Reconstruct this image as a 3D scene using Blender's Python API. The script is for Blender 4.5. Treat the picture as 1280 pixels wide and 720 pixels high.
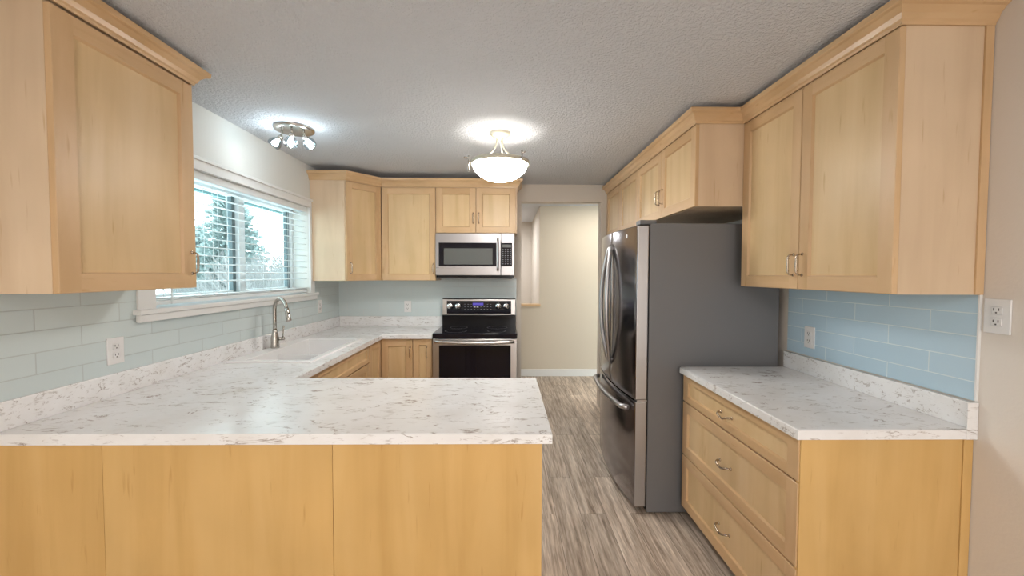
import bpy, bmesh, math, random
from mathutils import Matrix, Vector
for o in list(bpy.data.objects): bpy.data.objects.remove(o)
SC = bpy.context.scene
COL = SC.collection
random.seed(7)

# ---------------------------------------------------------------- camera
H = 1.463
R_ = Vector((0.99990237, -0.01370223, 0.00273964))
F_ = Vector((0.01379002, 0.99928822, -0.03511266))
U_ = Vector((-0.00225656, 0.03514701, 0.99937961))
cd = bpy.data.cameras.new('camera'); cam = bpy.data.objects.new('camera', cd); COL.objects.link(cam)
cd.sensor_width = 36; cd.lens = 36*511.27/1280; cd.clip_start = .05; cd.clip_end = 300
cam.matrix_world = Matrix(((R_.x, U_.x, -F_.x, 0), (R_.y, U_.y, -F_.y, 0), (R_.z, U_.z, -F_.z, H), (0, 0, 0, 1)))
SC.camera = cam
# ---------------------------------------------------------------- exposure, world, lights
SC.view_settings.view_transform = 'Standard'; SC.view_settings.look = 'None'
SC.view_settings.gamma = 1; SC.view_settings.use_curve_mapping = False
SC.view_settings.exposure = 0.53
W = bpy.data.worlds.new('sky'); SC.world = W; W.use_nodes = True
bg = W.node_tree.nodes['Background']
bg.inputs[0].default_value = (.80, .95, 1.0, 1); bg.inputs[1].default_value = 4.2
def area(name, loc, rot, sx, sy, power, col):
    l = bpy.data.lights.new(name, 'AREA'); l.shape = 'RECTANGLE'; l.size = sx; l.size_y = sy; l.energy = power; l.color = col
    o = bpy.data.objects.new(name, l); COL.objects.link(o); o.location = loc; o.rotation_euler = rot
    return o
# unseen fill lights added in the room behind the camera
area('rear_fill_light', (.85, -3.04, 1.25), (math.radians(90), 0, 0), 1.4, 2.1, 30, (1, .98, .96))
area('rear_overhead_fill', (-.3, -1.5, 2.40), (0, 0, 0), 1.2, 1.2, 42, (1, .98, .95))
# daylight through the kitchen window (sky seen by the window opening)
p_ = area('kitchen_window_portal', (-2.02, 2.86, 1.665), (0, math.radians(-90), 0), .76, 1.6, 1, (1, 1, 1)); p_.data.cycles.is_portal = True

# ---------------------------------------------------------------- dimensions
WL, WR, B = -1.758, 1.676, 4.302
ZC = 2.42
CT = .914
BH = 5.80

# ---------------------------------------------------------------- materials
def nt(name):
    m = bpy.data.materials.new(name); m.use_nodes = True
    t = m.node_tree; b = t.nodes['Principled BSDF']
    return m, t, b
def simple(name, col, rough=.5, metal=0, spec=.5, bump=None, emit=None, est=0, coat=0):
    m, t, b = nt(name)
    b.inputs['Base Color'].default_value = (*col, 1); b.inputs['Roughness'].default_value = rough
    b.inputs['Metallic'].default_value = metal; b.inputs['Specular IOR Level'].default_value = spec
    b.inputs['Coat Weight'].default_value = coat
    tc = t.nodes.new('ShaderNodeTexCoord')
    n = t.nodes.new('ShaderNodeTexNoise'); t.links.new(tc.outputs['Object'], n.inputs['Vector'])
    n.inputs['Scale'].default_value = bump[0] if bump else 40
    n.inputs['Detail'].default_value = 3
    if bump:
        bp = t.nodes.new('ShaderNodeBump'); bp.inputs['Strength'].default_value = bump[1]; bp.inputs['Distance'].default_value = bump[2]
        t.links.new(n.outputs['Fac'], bp.inputs['Height']); t.links.new(bp.outputs[0], b.inputs['Normal'])
    else:
        mr = t.nodes.new('ShaderNodeMapRange'); mr.inputs['To Min'].default_value = max(0, rough-.03); mr.inputs['To Max'].default_value = min(1, rough+.03)
        t.links.new(n.outputs['Fac'], mr.inputs['Value']); t.links.new(mr.outputs[0], b.inputs['Roughness'])
    if emit:
        b.inputs['Emission Color'].default_value = (*emit, 1); b.inputs['Emission Strength'].default_value = est
    return m
def ramp(t, stops):
    r = t.nodes.new('ShaderNodeValToRGB'); e = r.color_ramp.elements
    while len(e) < len(stops): e.new(.5)
    for i, (p, c) in enumerate(stops): e[i].position = p; e[i].color = (*c, 1)
    return r
def wood(name, scale, ca, cb, cc, rough=.38):
    """maple: long soft streaks along the axis whose scale is small, cloudy figure, tiny flecks"""
    m, t, b = nt(name); L = t.links
    tc = t.nodes.new('ShaderNodeTexCoord'); oi = t.nodes.new('ShaderNodeObjectInfo')
    ad = t.nodes.new('ShaderNodeVectorMath'); ad.operation = 'ADD'
    sc_ = t.nodes.new('ShaderNodeVectorMath'); sc_.operation = 'SCALE'; sc_.inputs[0].default_value = (7, 11, 5)
    L.new(oi.outputs['Random'], sc_.inputs['Scale']); L.new(tc.outputs['Object'], ad.inputs[0]); L.new(sc_.outputs[0], ad.inputs[1])
    mp = t.nodes.new('ShaderNodeMapping'); mp.inputs['Scale'].default_value = scale; L.new(ad.outputs[0], mp.inputs[0])
    n1 = t.nodes.new('ShaderNodeTexNoise'); n1.inputs['Scale'].default_value = 9; n1.inputs['Detail'].default_value = 6; n1.inputs['Distortion'].default_value = .6
    L.new(mp.outputs[0], n1.inputs['Vector'])
    r = ramp(t, [(.28, ca), (.5, cb), (.74, cc)]); L.new(n1.outputs['Fac'], r.inputs[0])
    n2 = t.nodes.new('ShaderNodeTexNoise'); n2.inputs['Scale'].default_value = 3.2; n2.inputs['Detail'].default_value = 2; L.new(ad.outputs[0], n2.inputs['Vector'])
    mr = t.nodes.new('ShaderNodeMapRange'); mr.inputs['To Min'].default_value = .86; mr.inputs['To Max'].default_value = 1.12; L.new(n2.outputs['Fac'], mr.inputs['Value'])
    mx = t.nodes.new('ShaderNodeMix'); mx.data_type = 'RGBA'; mx.blend_type = 'MULTIPLY'; mx.inputs[0].default_value = 1
    L.new(r.outputs[0], mx.inputs['A']); L.new(mr.outputs[0], mx.inputs['B'])
    # flecks
    mp3 = t.nodes.new('ShaderNodeMapping'); mp3.inputs['Scale'].default_value = tuple(s*6 for s in scale); L.new(ad.outputs[0], mp3.inputs[0])
    n3 = t.nodes.new('ShaderNodeTexNoise'); n3.inputs['Scale'].default_value = 8; n3.inputs['Detail'].default_value = 2; L.new(mp3.outputs[0], n3.inputs['Vector'])
    r3 = ramp(t, [(.68, (1, 1, 1)), (.78, (.84, .76, .65))]); L.new(n3.outputs['Fac'], r3.inputs[0])
    mx2 = t.nodes.new('ShaderNodeMix'); mx2.data_type = 'RGBA'; mx2.blend_type = 'MULTIPLY'; mx2.inputs[0].default_value = 1
    L.new(mx.outputs['Result'], mx2.inputs['A']); L.new(r3.outputs[0], mx2.inputs['B'])
    L.new(mx2.outputs['Result'], b.inputs['Base Color'])
    b.inputs['Roughness'].default_value = rough; b.inputs['Specular IOR Level'].default_value = .4
    bp = t.nodes.new('ShaderNodeBump'); bp.inputs['Strength'].default_value = .06; bp.inputs['Distance'].default_value = .002
    L.new(n1.outputs['Fac'], bp.inputs['Height']); L.new(bp.outputs[0], b.inputs['Normal'])
    return m
A3 = ((.63, .435, .22), (.70, .50, .275), (.75, .555, .33))
FR = ((.58, .37, .19), (.65, .435, .24), (.70, .485, .285))
OR = ((.58, .345, .115), (.65, .405, .15), (.70, .455, .185))  # more orange end veneer, part of it bounced colour put into the tone
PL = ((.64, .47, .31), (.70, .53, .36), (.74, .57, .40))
WV = wood('maple_vertical_grain', (1, 1, .12), *FR)
WHX = wood('maple_grain_along_x', (.12, 1, 1), *FR)
WHY = wood('maple_grain_along_y', (1, .12, 1), *FR)
WP = wood('maple_panel_veneer', (1, 1, .10), *A3)
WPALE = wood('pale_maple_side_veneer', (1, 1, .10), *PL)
WO = wood('maple_end_bounce_tint', (1, 1, .10), *OR)
WCROWN = wood('maple_moulding', (.25, .25, 1), *FR, rough=.3)
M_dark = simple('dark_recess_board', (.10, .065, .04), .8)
M_gapblack = simple('black_gap', (.01, .01, .01), .9)  # near-black of the fridge base and door gasket

def wall_mat(name, col, sc=90, st=.25, di=.002):
    return simple(name, col, .75, bump=(sc, st, di), spec=.25)
M_wall = wall_mat('warm_white_wall_paint', (.66, .60, .53))
M_wallr = wall_mat('pale_pinkish_wall_paint', (.74, .68, .62))
M_walll = wall_mat('white_wall_paint', (.74, .735, .70))
M_wallc = wall_mat('cream_hall_wall_paint', (.66, .585, .48))
M_white = simple('white_trim_paint', (.80, .80, .79), .35)
M_vinyl = simple('white_vinyl', (.82, .84, .85), .35)

def ceiling_mat():
    m, t, b = nt('knockdown_ceiling_texture'); L = t.links
    b.inputs['Base Color'].default_value = (.67, .685, .72, 1); b.inputs['Roughness'].default_value = .85; b.inputs['Specular IOR Level'].default_value = .2
    tc = t.nodes.new('ShaderNodeTexCoord')
    n = t.nodes.new('ShaderNodeTexNoise'); n.inputs['Scale'].default_value = 62; n.inputs['Detail'].default_value = 3; n.inputs['Roughness'].default_value = .6
    L.new(tc.outputs['Object'], n.inputs['Vector'])
    r = ramp(t, [(.42, (0, 0, 0)), (.60, (1, 1, 1))]); L.new(n.outputs['Fac'], r.inputs[0])
    bp = t.nodes.new('ShaderNodeBump'); bp.inputs['Strength'].default_value = .9; bp.inputs['Distance'].default_value = .004
    L.new(r.outputs[0], bp.inputs['Height']); L.new(bp.outputs[0], b.inputs['Normal'])
    return m
M_ceil = ceiling_mat()

def floor_mat():
    m, t, b = nt('greige_vinyl_plank'); L = t.links
    tc = t.nodes.new('ShaderNodeTexCoord')
    mp = t.nodes.new('ShaderNodeMapping'); mp.inputs['Rotation'].default_value = (0, 0, math.radians(90)); L.new(tc.outputs['Object'], mp.inputs[0])
    br = t.nodes.new('ShaderNodeTexBrick'); L.new(mp.outputs[0], br.inputs['Vector'])
    br.inputs['Scale'].default_value = 1; br.inputs['Brick Width'].default_value = 1.22; br.inputs['Row Height'].default_value = .152
    br.inputs['Mortar Size'].default_value = .0012; br.inputs['Mortar Smooth'].default_value = .1; br.offset = .37
    br.inputs['Color1'].default_value = (0, 0, 0, 1); br.inputs['Color2'].default_value = (1, 1, 1, 1); br.inputs['Mortar'].default_value = (.5, .5, .5, 1)
    # grain: offset by plank
    ad = t.nodes.new('ShaderNodeVectorMath'); ad.operation = 'MULTIPLY_ADD'; L.new(br.outputs['Color'], ad.inputs[0]); ad.inputs[1].default_value = (3, 5, 2)
    L.new(tc.outputs['Object'], ad.inputs[2])
    m1 = t.nodes.new('ShaderNodeMapping'); m1.inputs['Scale'].default_value = (1.3, .07, 1); L.new(ad.outputs[0], m1.inputs[0])
    n1 = t.nodes.new('ShaderNodeTexNoise'); n1.inputs['Scale'].default_value = 26; n1.inputs['Detail'].default_value = 8; n1.inputs['Roughness'].default_value = .72; n1.inputs['Distortion'].default_value = .5
    L.new(m1.outputs[0], n1.inputs['Vector'])
    r = ramp(t, [(.30, (.17, .12, .085)), (.42, (.42, .335, .265)), (.56, (.60, .505, .42)), (.72, (.78, .70, .61))]); L.new(n1.outputs['Fac'], r.inputs[0])
    m2 = t.nodes.new('ShaderNodeMapping'); m2.inputs['Scale'].default_value = (1, .07, 1); L.new(ad.outputs[0], m2.inputs[0])
    n2 = t.nodes.new('ShaderNodeTexNoise'); n2.inputs['Scale'].default_value = 90; n2.inputs['Detail'].default_value = 4; L.new(m2.outputs[0], n2.inputs['Vector'])
    r2 = ramp(t, [(.35, (.72, .70, .68)), (.62, (1.12, 1.12, 1.12))]); L.new(n2.outputs['Fac'], r2.inputs[0])
    mx = t.nodes.new('ShaderNodeMix'); mx.data_type = 'RGBA'; mx.blend_type = 'MULTIPLY'; mx.inputs[0].default_value = 1
    L.new(r.outputs[0], mx.inputs['A']); L.new(r2.outputs[0], mx.inputs['B'])
    mr = t.nodes.new('ShaderNodeMapRange'); mr.inputs['To Min'].default_value = .82; mr.inputs['To Max'].default_value = 1.15; L.new(br.outputs['Color'], mr.inputs['Value'])
    mx2 = t.nodes.new('ShaderNodeMix'); mx2.data_type = 'RGBA'; mx2.blend_type = 'MULTIPLY'; mx2.inputs[0].default_value = 1
    L.new(mx.outputs['Result'], mx2.inputs['A']); L.new(mr.outputs[0], mx2.inputs['B'])
    mx3 = t.nodes.new('ShaderNodeMix'); mx3.data_type = 'RGBA'; L.new(br.outputs['Fac'], mx3.inputs[0]); L.new(mx2.outputs['Result'], mx3.inputs['A']); mx3.inputs['B'].default_value = (.10, .08, .06, 1)
    L.new(mx3.outputs['Result'], b.inputs['Base Color']); b.inputs['Roughness'].default_value = .45; b.inputs['Specular IOR Level'].default_value = .4
    bp = t.nodes.new('ShaderNodeBump'); bp.inputs['Strength'].default_value = .15; bp.inputs['Distance'].default_value = .002
    L.new(n1.outputs['Fac'], bp.inputs['Height']); L.new(bp.outputs[0], b.inputs['Normal'])
    return m
M_floor = floor_mat()

def stone_mat():
    m, t, b = nt('white_marble_laminate'); L = t.links
    tc = t.nodes.new('ShaderNodeTexCoord')
    def veins(rot, sc, scale, width, mask_lo, mask_hi, seed):
        mp = t.nodes.new('ShaderNodeMapping'); mp.inputs['Rotation'].default_value = (0, 0, math.radians(rot)); mp.inputs['Scale'].default_value = sc; mp.inputs['Location'].default_value = (seed, seed*2, 0)
        L.new(tc.outputs['Object'], mp.inputs[0])
        n = t.nodes.new('ShaderNodeTexNoise'); n.inputs['Scale'].default_value = scale; n.inputs['Detail'].default_value = 7; n.inputs['Roughness'].default_value = .62; n.inputs['Distortion'].default_value = .8
        L.new(mp.outputs[0], n.inputs['Vector'])
        r = ramp(t, [(.5-width*2.2, (0, 0, 0)), (.5, (1, 1, 1)), (.5+width, (0, 0, 0))]); L.new(n.outputs['Fac'], r.inputs[0])
        k = t.nodes.new('ShaderNodeTexNoise'); k.inputs['Scale'].default_value = scale*2.6; k.inputs['Detail'].default_value = 2; L.new(mp.outputs[0], k.inputs['Vector'])
        rk = ramp(t, [(mask_lo, (0, 0, 0)), (mask_hi, (1, 1, 1))]); L.new(k.outputs['Fac'], rk.inputs[0])
        mu = t.nodes.new('ShaderNodeMath'); mu.operation = 'MULTIPLY'; L.new(r.outputs[0], mu.inputs[0]); L.new(rk.outputs[0], mu.inputs[1])
        return mu
    v1 = veins(14, (1, 2.2, 4.5), 4.2, .012, .50, .62, 1.3)
    v2 = veins(18, (1, 2.0, 4), 8, .018, .54, .66, 4.1)
    n0 = t.nodes.new('ShaderNodeTexNoise'); n0.inputs['Scale'].default_value = 6; n0.inputs['Detail'].default_value = 5; L.new(tc.outputs['Object'], n0.inputs['Vector'])
    r0 = ramp(t, [(.3, (.80, .785, .775)), (.55, (.865, .86, .865)), (.7, (.89, .89, .90))]); L.new(n0.outputs['Fac'], r0.inputs[0])
    a = t.nodes.new('ShaderNodeMix'); a.data_type = 'RGBA'; L.new(v1.outputs[0], a.inputs[0]); L.new(r0.outputs[0], a.inputs['A']); a.inputs['B'].default_value = (.30, .235, .20, 1)
    sc2 = t.nodes.new('ShaderNodeMath'); sc2.operation = 'MULTIPLY'; sc2.inputs[1].default_value = .7; L.new(v2.outputs[0], sc2.inputs[0])
    c = t.nodes.new('ShaderNodeMix'); c.data_type = 'RGBA'; L.new(sc2.outputs[0], c.inputs[0]); L.new(a.outputs['Result'], c.inputs['A']); c.inputs['B'].default_value = (.38, .33, .31, 1)
    L.new(c.outputs['Result'], b.inputs['Base Color']); b.inputs['Roughness'].default_value = .22; b.inputs['Specular IOR Level'].default_value = .5
    return m
M_stone = stone_mat()

def tile_mat(name, axis, phase, bw, col1, col2, grout):
    """glass subway tile; axis = horizontal world axis of the wall"""
    m, t, b = nt(name); L = t.links
    g = t.nodes.new('ShaderNodeNewGeometry'); sp = t.nodes.new('ShaderNodeSeparateXYZ'); L.new(g.outputs['Position'], sp.inputs[0])
    cb_ = t.nodes.new('ShaderNodeCombineXYZ')
    su = t.nodes.new('ShaderNodeMath'); su.operation = 'SUBTRACT'; L.new(sp.outputs[axis], su.inputs[0]); su.inputs[1].default_value = phase
    sz = t.nodes.new('ShaderNodeMath'); sz.operation = 'SUBTRACT'; L.new(sp.outputs[2], sz.inputs[0]); sz.inputs[1].default_value = 1.0-.0815*10
    L.new(su.outputs[0], cb_.inputs[0]); L.new(sz.outputs[0], cb_.inputs[1])
    br = t.nodes.new('ShaderNodeTexBrick'); L.new(cb_.outputs[0], br.inputs['Vector']); br.offset = .5
    br.inputs['Scale'].default_value = 1; br.inputs['Brick Width'].default_value = bw; br.inputs['Row Height'].default_value = .0815
    br.inputs['Mortar Size'].default_value = .0022; br.inputs['Mortar Smooth'].default_value = .2
    br.inputs['Color1'].default_value = (*col1, 1); br.inputs['Color2'].default_value = (*col2, 1); br.inputs['Mortar'].default_value = (*grout, 1)
    L.new(br.outputs['Color'], b.inputs['Base Color'])
    mr = t.nodes.new('ShaderNodeMapRange'); mr.inputs['To Min'].default_value = .16; mr.inputs['To Max'].default_value = .6; L.new(br.outputs['Fac'], mr.inputs['Value']); L.new(mr.outputs[0], b.inputs['Roughness'])
    iv = t.nodes.new('ShaderNodeMath'); iv.operation = 'SUBTRACT'; iv.inputs[0].default_value = 1; L.new(br.outputs['Fac'], iv.inputs[1])
    bp = t.nodes.new('ShaderNodeBump'); bp.inputs['Strength'].default_value = .5; bp.inputs['Distance'].default_value = .0015
    L.new(iv.outputs[0], bp.inputs['Height']); L.new(bp.outputs[0], b.inputs['Normal'])
    return m
TC1, TC2, TG = (.60, .68, .69), (.64, .715, .72), (.76, .80, .80)
M_tileL = tile_mat('glass_tile_left', 1, 1.702-.3335*9.5, .3335, TC1, TC2, (.48, .53, .53))
M_tileB = tile_mat('glass_tile_back', 0, .02-.335*10, .3335, TC1, TC2, (.60, .64, .64))
M_tileR = tile_mat('glass_tile_right_window_tint', 1, 1.755-.348*9.5, .348, (.48, .645, .765), (.52, .68, .80), (.68, .78, .83))  # same glass tile with the blue of the window light put in

def brushed(name, col, rough, scale, metal=1.0, amp=.03):
    m, t, b = nt(name); L = t.links
    tc = t.nodes.new('ShaderNodeTexCoord'); mp = t.nodes.new('ShaderNodeMapping'); mp.inputs['Scale'].default_value = scale; L.new(tc.outputs['Object'], mp.inputs[0])
    n = t.nodes.new('ShaderNodeTexNoise'); n.inputs['Scale'].default_value = 60; n.inputs['Detail'].default_value = 3; L.new(mp.outputs[0], n.inputs['Vector'])
    mr = t.nodes.new('ShaderNodeMapRange'); mr.inputs['To Min'].default_value = rough-amp/2; mr.inputs['To Max'].default_value = rough+amp/2; L.new(n.outputs['Fac'], mr.inputs['Value']); L.new(mr.outputs[0], b.inputs['Roughness'])
    b.inputs['Base Color'].default_value = (*col, 1); b.inputs['Metallic'].default_value = metal
    return m
M_steel = brushed('brushed_stainless', (.43, .415, .42), .28, (.05, 1, 1))
M_steelb = brushed('bright_stainless', (.60, .58, .57), .30, (.05, 1, 1))
M_fsteel = brushed('fridge_door_stainless', (.25, .235, .245), .17, (1, .04, 1), amp=.06)
M_fedge = brushed('fridge_door_edge', (.46, .45, .455), .38, (1, 1, .05))
M_fside = simple('fridge_side_grey_paint', (.165, .165, .172), .42, bump=(300, .1, .0005))
M_nickel = brushed('brushed_nickel', (.50, .47, .43), .26, (1, 1, 1))
M_pull = brushed('nickel_pull_brown_reflections', (.48, .40, .32), .24, (1, 1, 1))  # nickel whose base colour includes its brown reflections
M_chrome = simple('chrome', (.75, .75, .76), .12, metal=1)
M_blackg = simple('black_glass', (.006, .006, .012), .04, spec=.4)
M_black = simple('black_enamel', (.008, .008, .010), .12, spec=.3)
M_mesh = simple('microwave_window_mesh', (.12, .125, .12), .15, spec=.4)
M_key = simple('grey_key_print', (.20, .20, .22), .4)
M_slotl = simple('pale_key_print', (.5, .5, .52), .4)
M_disp = simple('blue_display', (.02, .02, .1), .2, emit=(.16, .12, .8), est=.35)
M_sink = simple('white_granite_sink', (.88, .865, .86), .25, bump=(400, .05, .0005))
M_plate = simple('white_outlet_plastic', (.80, .79, .79), .3)
M_slot = simple('dark_outlet_slot', (.08, .07, .07), .5)
M_blind = simple('white_blind_slat', (.84, .87, .88), .45)
M_gasket = simple('dark_window_gasket', (.13, .17, .18), .6)
M_soffit = simple('teal_grey_eave_board', (.16, .28, .30), .7)
M_glassbowl = simple('lit_alabaster_glass', (.9, .88, .82), .3, emit=(1, .965, .91), est=34)
M_bulb = simple('lit_bulb', (1, 1, 1), .3, emit=(.86, .96, 1), est=75)
M_lampmetal = simple('cream_painted_metal', (.62, .58, .48), .3, metal=.3)
def glass_mat(name, tint, gloss=.08):
    m = bpy.data.materials.new(name); m.use_nodes = True; t = m.node_tree; t.nodes.clear()
    o = t.nodes.new('ShaderNodeOutputMaterial'); a = t.nodes.new('ShaderNodeBsdfTransparent'); g = t.nodes.new('ShaderNodeBsdfGlossy'); mx = t.nodes.new('ShaderNodeMixShader')
    a.inputs[0].default_value = (*tint, 1); g.inputs['Roughness'].default_value = .02; lw = t.nodes.new('ShaderNodeLayerWeight'); lw.inputs[0].default_value = .5; fr = t.nodes.new('ShaderNodeMath'); fr.operation = 'POWER'; fr.inputs[1].default_value = 5; t.links.new(lw.outputs['Facing'], fr.inputs[0])
    mm = t.nodes.new('ShaderNodeMath'); mm.operation = 'ADD'; mm.inputs[1].default_value = gloss; t.links.new(fr.outputs[0], mm.inputs[0])
    t.links.new(mm.outputs[0], mx.inputs[0]); t.links.new(a.outputs[0], mx.inputs[1]); t.links.new(g.outputs[0], mx.inputs[2]); t.links.new(mx.outputs[0], o.inputs[0])
    return m
M_pane = glass_mat('window_glass', (.93, .98, .98), 0)
M_globe = glass_mat('clear_lamp_glass', (.84, .88, .90), .08)

# ---------------------------------------------------------------- mesh builder
class MB:
    def __init__(s): s.bm = bmesh.new(); s.T = Matrix.Identity(4); s.mi = 0
    def frame(s, o, u, n):
        """local (a, b, c) -> world o + a*u + b*n + c*z"""
        u = Vector(u).normalized(); n = Vector(n).normalized()
        s.T = Matrix(((u.x, n.x, 0, o[0]), (u.y, n.y, 0, o[1]), (u.z, n.z, 1, o[2]), (0, 0, 0, 1))); return s
    def v(s, p): return s.bm.verts.new(s.T @ Vector(p))
    def f(s, vs, smooth=False, mi=None):
        try: f = s.bm.faces.new(vs)
        except ValueError: return None
        f.material_index = s.mi if mi is None else mi; f.smooth = smooth; return f
    def box(s, x0, x1, y0, y1, z0, z1, bev=0, mi=None):
        vs = [s.v((x, y, z)) for x in (x0, x1) for y in (y0, y1) for z in (z0, z1)]
        fs = [s.f([vs[i] for i in q], mi=mi) for q in ((0, 1, 3, 2), (4, 6, 7, 5), (0, 4, 5, 1), (2, 3, 7, 6), (0, 2, 6, 4), (1, 5, 7, 3))]
        if bev:
            es = list({e for f in fs for e in f.edges})
            r = bmesh.ops.bevel(s.bm, geom=es, offset=bev, segments=2, affect='EDGES', profile=.6)
            for f in r['faces']: f.smooth = True; f.material_index = fs[0].material_index if fs[0].is_valid else (s.mi if mi is None else mi)
        return s
    def quad(s, pts, mi=None): return s.f([s.v(p) for p in pts], mi=mi)
    def prism(s, poly, z0, z1, bev=0, smooth=False):
        a = [s.v((x, y, z0)) for x, y in poly]; b = [s.v((x, y, z1)) for x, y in poly]; n = len(poly)
        fs = [s.f(a[::-1]), s.f(b)]
        for i in range(n): fs.append(s.f([a[i], a[(i+1) % n], b[(i+1) % n], b[i]], smooth=smooth))
        if bev:
            es = list({e for f in fs[:2] for e in f.edges})
            r = bmesh.ops.bevel(s.bm, geom=es, offset=bev, segments=2, affect='EDGES')
            for f in r['faces']: f.smooth = True
        return s
    def tube(s, pts, r, seg=10, cap=True):
        pts = [Vector(p) for p in pts]; n = len(pts)
        rr = r if isinstance(r, (list, tuple)) else [r]*n
        rings = []; up = None
        for i, p in enumerate(pts):
            d = (pts[min(i+1, n-1)]-pts[max(i-1, 0)]).normalized()
            if up is None:
                up = d.orthogonal().normalized()
            else:
                up = (up - d*up.dot(d))
                up = up.normalized() if up.length > 1e-6 else d.orthogonal().normalized()
            w = d.cross(up)
            rings.append([s.v(p + (up*math.cos(2*math.pi*k/seg) + w*math.sin(2*math.pi*k/seg))*rr[i]) for k in range(seg)])
        for a, b in zip(rings, rings[1:]):
            for k in range(seg): s.f([a[k], a[(k+1) % seg], b[(k+1) % seg], b[k]], smooth=True)
        if cap: s.f(rings[0][::-1]); s.f(rings[-1])
        return s
    def lathe(s, prof, c=(0, 0, 0), axis=(0, 0, 1), seg=24, close=False):
        q = Vector((0, 0, 1)).rotation_difference(Vector(axis).normalized()).to_matrix(); c = Vector(c); rings = []
        for r, z in prof:
            if r < 1e-6: rings.append([s.v(c + q @ Vector((0, 0, z)))])
            else: rings.append([s.v(c + q @ Vector((r*math.cos(2*math.pi*k/seg), r*math.sin(2*math.pi*k/seg), z))) for k in range(seg)])
        pr = list(zip(rings, rings[1:]))
        if close: pr.append((rings[-1], rings[0]))
        for a, b in pr:
            for k in range(seg):
                k2 = (k+1) % seg
                if len(a) == 1 and len(b) == 1: continue
                if len(a) == 1: s.f([a[0], b[k2], b[k]], smooth=True)
                elif len(b) == 1: s.f([a[k], a[k2], b[0]], smooth=True)
                else: s.f([a[k], a[k2], b[k2], b[k]], smooth=True)
        return s
    def ball(s, c, r, seg=12, sq=(1, 1, 1)):
        rings = []
        n = seg//2
        for i in range(n+1):
            th = math.pi*i/n
            if i in (0, n): rings.append([s.v((c[0], c[1], c[2]+sq[2]*r*math.cos(th)))])
            else: rings.append([s.v((c[0]+sq[0]*r*math.sin(th)*math.cos(2*math.pi*k/seg), c[1]+sq[1]*r*math.sin(th)*math.sin(2*math.pi*k/seg), c[2]+sq[2]*r*math.cos(th))) for k in range(seg)])
        for a, b in zip(rings, rings[1:]):
            for k in range(seg):
                k2 = (k+1) % seg
                if len(a) == 1: s.f([a[0], b[k], b[k2]], smooth=True)
                elif len(b) == 1: s.f([a[k], b[0], a[k2]], smooth=True)
                else: s.f([a[k], b[k], b[k2], a[k2]], smooth=True)
        return s
    def cells(s, xs, ys, mask, z0, z1, bev=0, bevtest=None):
        """slab over a grid of cells; mask[j][i] truthy = filled"""
        nx, ny = len(xs)-1, len(ys)-1
        on = lambda i, j: 0 <= i < nx and 0 <= j < ny and mask[j][i]
        T = {}; Bv = {}
        def gv(D, i, j, z):
            if (i, j) not in D: D[(i, j)] = s.v((xs[i], ys[j], z))
            return D[(i, j)]
        tops = []
        for j in range(ny):
            for i in range(nx):
                if not on(i, j): continue
                q = [(i, j), (i+1, j), (i+1, j+1), (i, j+1)]
                s.f([gv(T, *k, z1) for k in q]); s.f([gv(Bv, *k, z0) for k in q[::-1]])
                for (di, dj, a, b) in ((0, -1, 0, 1), (1, 0, 1, 2), (0, 1, 2, 3), (-1, 0, 3, 0)):
                    if not on(i+di, j+dj):
                        s.f([gv(Bv, *q[a], z0), gv(Bv, *q[b], z0), gv(T, *q[b], z1), gv(T, *q[a], z1)])
                        e = s.bm.edges.get((gv(T, *q[a], z1), gv(T, *q[b], z1)))
                        if e and (bevtest is None or bevtest(q[a], q[b])): tops.append(e)
        if bev:
            r = bmesh.ops.bevel(s.bm, geom=tops, offset=bev, segments=3, affect='EDGES')
            for f in r['faces']: f.smooth = True
        return s
    def build(s, name, mats, parent=None, label=None, cat=None, group=None, kind=None, base=None):
        bm = s.bm; bmesh.ops.recalc_face_normals(bm, faces=bm.faces)
        if parent is not None:
            loc = Vector(parent['_w'])
        elif base is not None: loc = Vector(base)
        elif kind == 'structure': loc = Vector((0, 0, 0))
        else:
            vs = [v.co for v in bm.verts]
            loc = Vector(((min(v.x for v in vs)+max(v.x for v in vs))/2, (min(v.y for v in vs)+max(v.y for v in vs))/2, min(v.z for v in vs)))
        bmesh.ops.translate(bm, verts=bm.verts, vec=-loc)
        me = bpy.data.meshes.new(name); bm.to_mesh(me); bm.free()
        for m in (mats if isinstance(mats, (list, tuple)) else [mats]): me.materials.append(m)
        o = bpy.data.objects.new(name, me); COL.objects.link(o); o['_w'] = tuple(loc)
        if parent is not None: o.parent = parent
        else: o.location = loc
        tag(o, label, cat, group, kind)
        return o
def tag(o, label=None, cat=None, group=None, kind=None):
    if label: o['label'] = label
    if cat: o['category'] = cat
    if group: o['group'] = group
    if kind: o['kind'] = kind
def thing(name, loc, label, cat, group=None, kind=None):
    o = bpy.data.objects.new(name, None); o.empty_display_size = .1; COL.objects.link(o); o.location = loc; o['_w'] = tuple(loc)
    tag(o, label, cat, group, kind); return o

# ---------------------------------------------------------------- room shell
MB().box(-1.98, 2.6, -3.2, 7.72, -.12, 0).build('floor', M_floor, kind='structure')
MB().box(-1.98, 2.6, -3.2, 7.72, ZC, ZC+.12).build('ceiling', M_ceil, kind='structure')
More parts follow.
